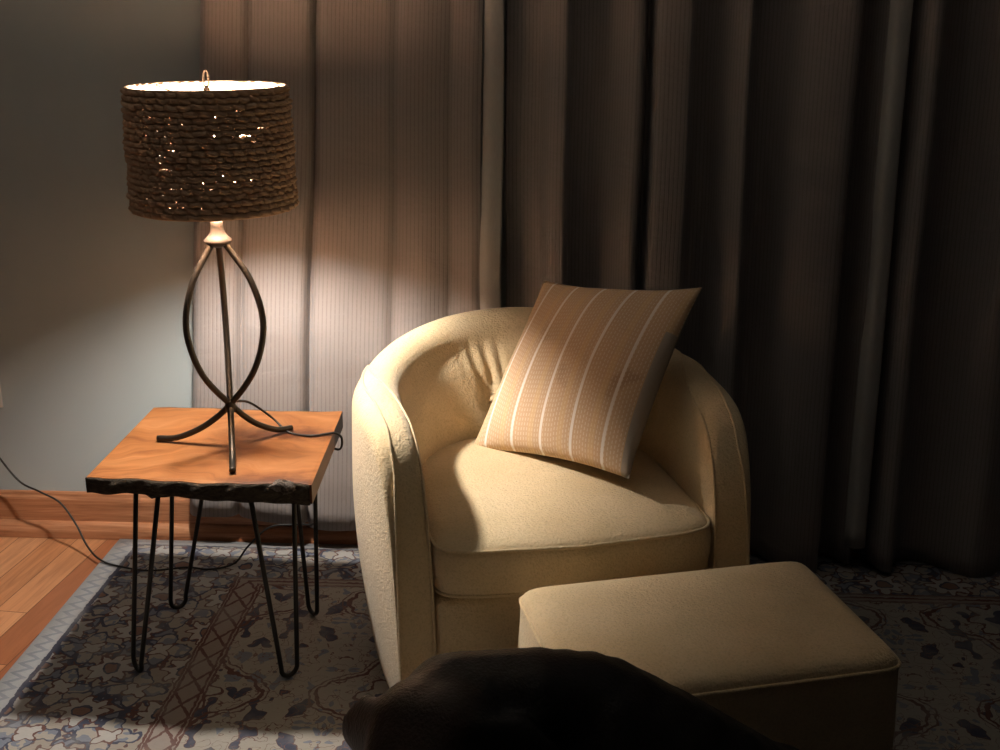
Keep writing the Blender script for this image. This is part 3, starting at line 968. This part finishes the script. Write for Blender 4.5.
# ------------------------------------------------------------------ dog
N = NT('dog_coat', .55, .25)
at = N.n.new('ShaderNodeAttribute'); at.attribute_name = 'tan'
co = N.coord()
fur = N.noise(N.scalev(co, (1, 1, .5)), 240, 3)
blk = N.mix(fur, (.003, .0024, .0022), (.0075, .0058, .0048))
brn = N.mix(fur, (.040, .016, .008), (.07, .03, .016))
N.color(N.mix(at.outputs['Fac'], blk, brn)); N.bump(fur, .4, .004)
N.b.inputs['Sheen Weight'].default_value = .0
M_DOG = N.m
def blob(bm, p, r, scale=(1, 1, 1)):
    res = bmesh.ops.create_icosphere(bm, subdivisions=2, radius=1.0)
    for v in res['verts']:
        v.co = Vector((p[0] + v.co.x * r * scale[0], p[1] + v.co.y * r * scale[1], p[2] + v.co.z * r * scale[2]))
def chain(bm, pts, step=.35):
    for (p, r), (q, s) in zip(pts[:-1], pts[1:]):
        p, q = np.array(p), np.array(q)
        n = max(2, int(np.linalg.norm(q - p) / (min(r, s) * step)))
        for k in range(n + 1):
            t = k / n
            blob(bm, p + (q - p) * t, r + (s - r) * t)
dog_y = -1.60
bm = bmesh.new()
Y = dog_y
# trunk of a sitting dog: chest at the left, back sloping to the rump at the right
chain(bm, [((.030, Y, .527), .090), ((.06, Y, .50), .118), ((.14, Y, .445), .128), ((.24, Y, .385), .128), ((.34, Y, .325), .142), ((.42, Y, .245), .155), ((.45, Y, .185), .160)])
chain(bm, [((.00, Y, .50), .105), ((.02, Y, .42), .125), ((.08, Y, .36), .120), ((.2, Y, .30), .105)])
# neck and head
hc = np.array([-.142, -1.685, .563]); f = np.array([-.30, -.88, -.34]); f /= np.linalg.norm(f)
lat = np.array([-.92, .33, -.14]); lat = lat - f * (lat @ f); lat /= np.linalg.norm(lat)
upv = np.cross(f, lat); upv = upv if upv[2] > 0 else -upv
def HP(a, b, c): return hc + f * a + lat * b + upv * c
chain(bm, [((.035, Y, .54), .090), ((-.03, Y - .02, .565), .082), (HP(-.05, 0, -.01), .078)])
chain(bm, [((.00, Y, .45), .10), ((-.05, Y - .04, .52), .08), (HP(-.02, 0, -.03), .07)])
blob(bm, HP(0, .020, .012), .068); blob(bm, HP(0, -.020, .012), .068)
blob(bm, HP(.035, .018, .004), .064); blob(bm, HP(.035, -.018, .004), .064)
blob(bm, HP(.07, .030, .012), .028); blob(bm, HP(.07, -.030, .012), .028)           # brows
blob(bm, HP(.05, .040, -.03), .045); blob(bm, HP(.05, -.040, -.03), .045)           # cheeks
chain(bm, [(HP(.06, 0, -.02), .055), (HP(.12, 0, -.035), .045), (HP(.175, 0, -.04), .040)])
chain(bm, [(HP(.10, .018, -.055), .030), (HP(.165, .016, -.058), .024)])
chain(bm, [(HP(.10, -.018, -.055), .030), (HP(.165, -.016, -.058), .024)])
chain(bm, [(HP(.05, 0, -.075), .032), (HP(.15, 0, -.080), .020)])                    # lower jaw
# hanging ears
for sg in (1, -1):
    for i in range(13):
        for k in range(9):
            a = i / 12; b = k / 8
            wd = .090 * (.62 + .38 * math.sin(min(1, a * 1.7) * PI / 2)) * (1 if a < .7 else math.sqrt(max(.12, 1 - ((a - .7) / .34) ** 2)))
            la = .050 + wd * b + .014 * math.sin(PI * min(1, a * 1.3)) + .020 * a * (1 - b)
            blob(bm, HP(.020 - .045 * b + .022 * math.sin(PI * a) * (1 - .5 * b), sg * la, .056 - .034 * b * (1 - a) - .155 * a), .0115)
# forelegs
for sg in (-1, 1):
    yy = Y + sg * .075
    chain(bm, [((.02, Y + sg * .07, .44), .075), ((.05, yy, .31), .056), ((.015, yy, .15), .036), ((.005, yy, .06), .032), ((-.03, yy, .045), .034), ((-.055, yy, .040), .028)])
    for t_ in (-.022, -.007, .008, .023):
        chain(bm, [((-.03, yy + t_, .036), .020), ((-.082, yy + t_ * 1.15, .030), .0165)])
    # folded hind legs
    y2 = Y + sg * .135
    chain(bm, [((.40, Y + sg * .09, .22), .115), ((.30, y2, .19), .088), ((.20, y2 + sg * .015, .17), .062)])
    chain(bm, [((.20, y2 + sg * .015, .17), .062), ((.28, y2 + sg * .01, .10), .045), ((.37, y2, .065), .034)])
    chain(bm, [((.37, y2, .060), .034), ((.26, y2 + sg * .01, .045), .031), ((.18, y2 + sg * .015, .042), .032)])
    for t_ in (-.020, -.007, .007, .020):
        chain(bm, [((.18, y2 + sg * .015 + t_, .036), .020), ((.135, y2 + sg * .015 + t_ * 1.15, .030), .016)])
chain(bm, [((.54, Y, .12), .045), ((.64, Y + .02, .06), .034), ((.76, Y - .01, .040), .026), ((.88, Y - .06, .034), .018), ((.96, Y - .11, .030), .011)])
dog = bm_obj('dog', bm, M_DOG, None, True)
md = dog.modifiers.new('skin', 'REMESH'); md.mode = 'VOXEL'; md.voxel_size = .0085; md.use_smooth_shade = True
sm = dog.modifiers.new('soft', 'SMOOTH'); sm.factor = .5; sm.iterations = 6
dg = bpy.context.evaluated_depsgraph_get()
ev = bpy.data.meshes.new_from_object(dog.evaluated_get(dg))
dog.modifiers.clear(); dog.data = ev
if not ev.materials: ev.materials.append(M_DOG)
ev.polygons.foreach_set('use_smooth', [True] * len(ev.polygons))
pos = np.zeros(len(ev.vertices) * 3); ev.vertices.foreach_get('co', pos); pos = pos.reshape(-1, 3)
def near(p, r0, r1): 
    d = np.linalg.norm(pos - np.array(p), axis=1); return np.clip((r1 - d) / (r1 - r0), 0, 1)
tan = np.maximum.reduce([near(HP(.075, .055, -.045), .03, .075), near(HP(.15, .03, -.06), .03, .07), near(HP(.15, -.03, -.06), .03, .07), near(HP(.075, -.055, -.045), .03, .075),
                         .75 * near(HP(.09, .03, .03), .012, .03), .75 * near(HP(.09, -.03, .03), .012, .03), .28 * near(HP(.05, 0, .05), .05, .11)])
tan = tan * np.clip((.072 - np.abs((pos - hc) @ lat)) / .012, 0, 1)      # the ears stay black
for sg in (-1, 1):
    tan = np.maximum(tan, near((-.04, Y + sg * .075, .04), .05, .12))
att = ev.attributes.new('tan', 'FLOAT', 'POINT'); att.data.foreach_set('value', tan.astype(np.float32))
dog.location = (0, 0, RT - pos[:, 2].min() - .001)
dzD = dog.location[2]
tag(dog, 'black and brown dog in front of the ottoman with its head to the left', 'dog')
N = NT('dog_eye', .12, .6); N.color((.012, .007, .004)); M_EYE = N.m
N = NT('dog_nose', .55, .2); N.color((.008, .008, .008)); N.bump(N.noise(N.coord(), 300, 2), .4, .002); M_NOSE = N.m
for sg in (1, -1):
    bm = bmesh.new(); blob(bm, HP(.089, sg * .034, -.002), .0125); bm_obj('eye', bm, M_EYE, dog, True)
bm = bmesh.new(); blob(bm, HP(.205, 0, -.030), .020, (1.15, .9, .8)); blob(bm, HP(.200, .010, -.034), .014); blob(bm, HP(.200, -.010, -.034), .014)
bm_obj('nose', bm, M_NOSE, dog, True)

# ------------------------------------------------------------------ world, camera
w = bpy.data.worlds.new('night'); S.world = w; w.use_nodes = True
w.node_tree.nodes['Background'].inputs[0].default_value = (.75, .85, 1.0, 1)
w.node_tree.nodes['Background'].inputs[1].default_value = .002
cam = bpy.data.cameras.new('camera'); co_ = bpy.data.objects.new('camera', cam); COL.objects.link(co_)
cam.sensor_width = 36; cam.lens = 1150 * 36 / 1000
p, yaw = math.radians(17.7), math.radians(3.2)
co_.location = (0, -2.88, 1.41)
co_.rotation_euler = (PI / 2 - p, 0, yaw)
cam.clip_start = .05
S.camera = co_
vs = S.view_settings
S.display_settings.display_device = 'sRGB'
vs.view_transform = 'Standard'; vs.look = 'None'; vs.gamma = 1.0; vs.exposure = 0.0; vs.use_curve_mapping = False
S.cycles.use_denoising = True
S.cycles.max_bounces = 10; S.cycles.diffuse_bounces = 6
S.cycles.sample_clamp_indirect = 8.0
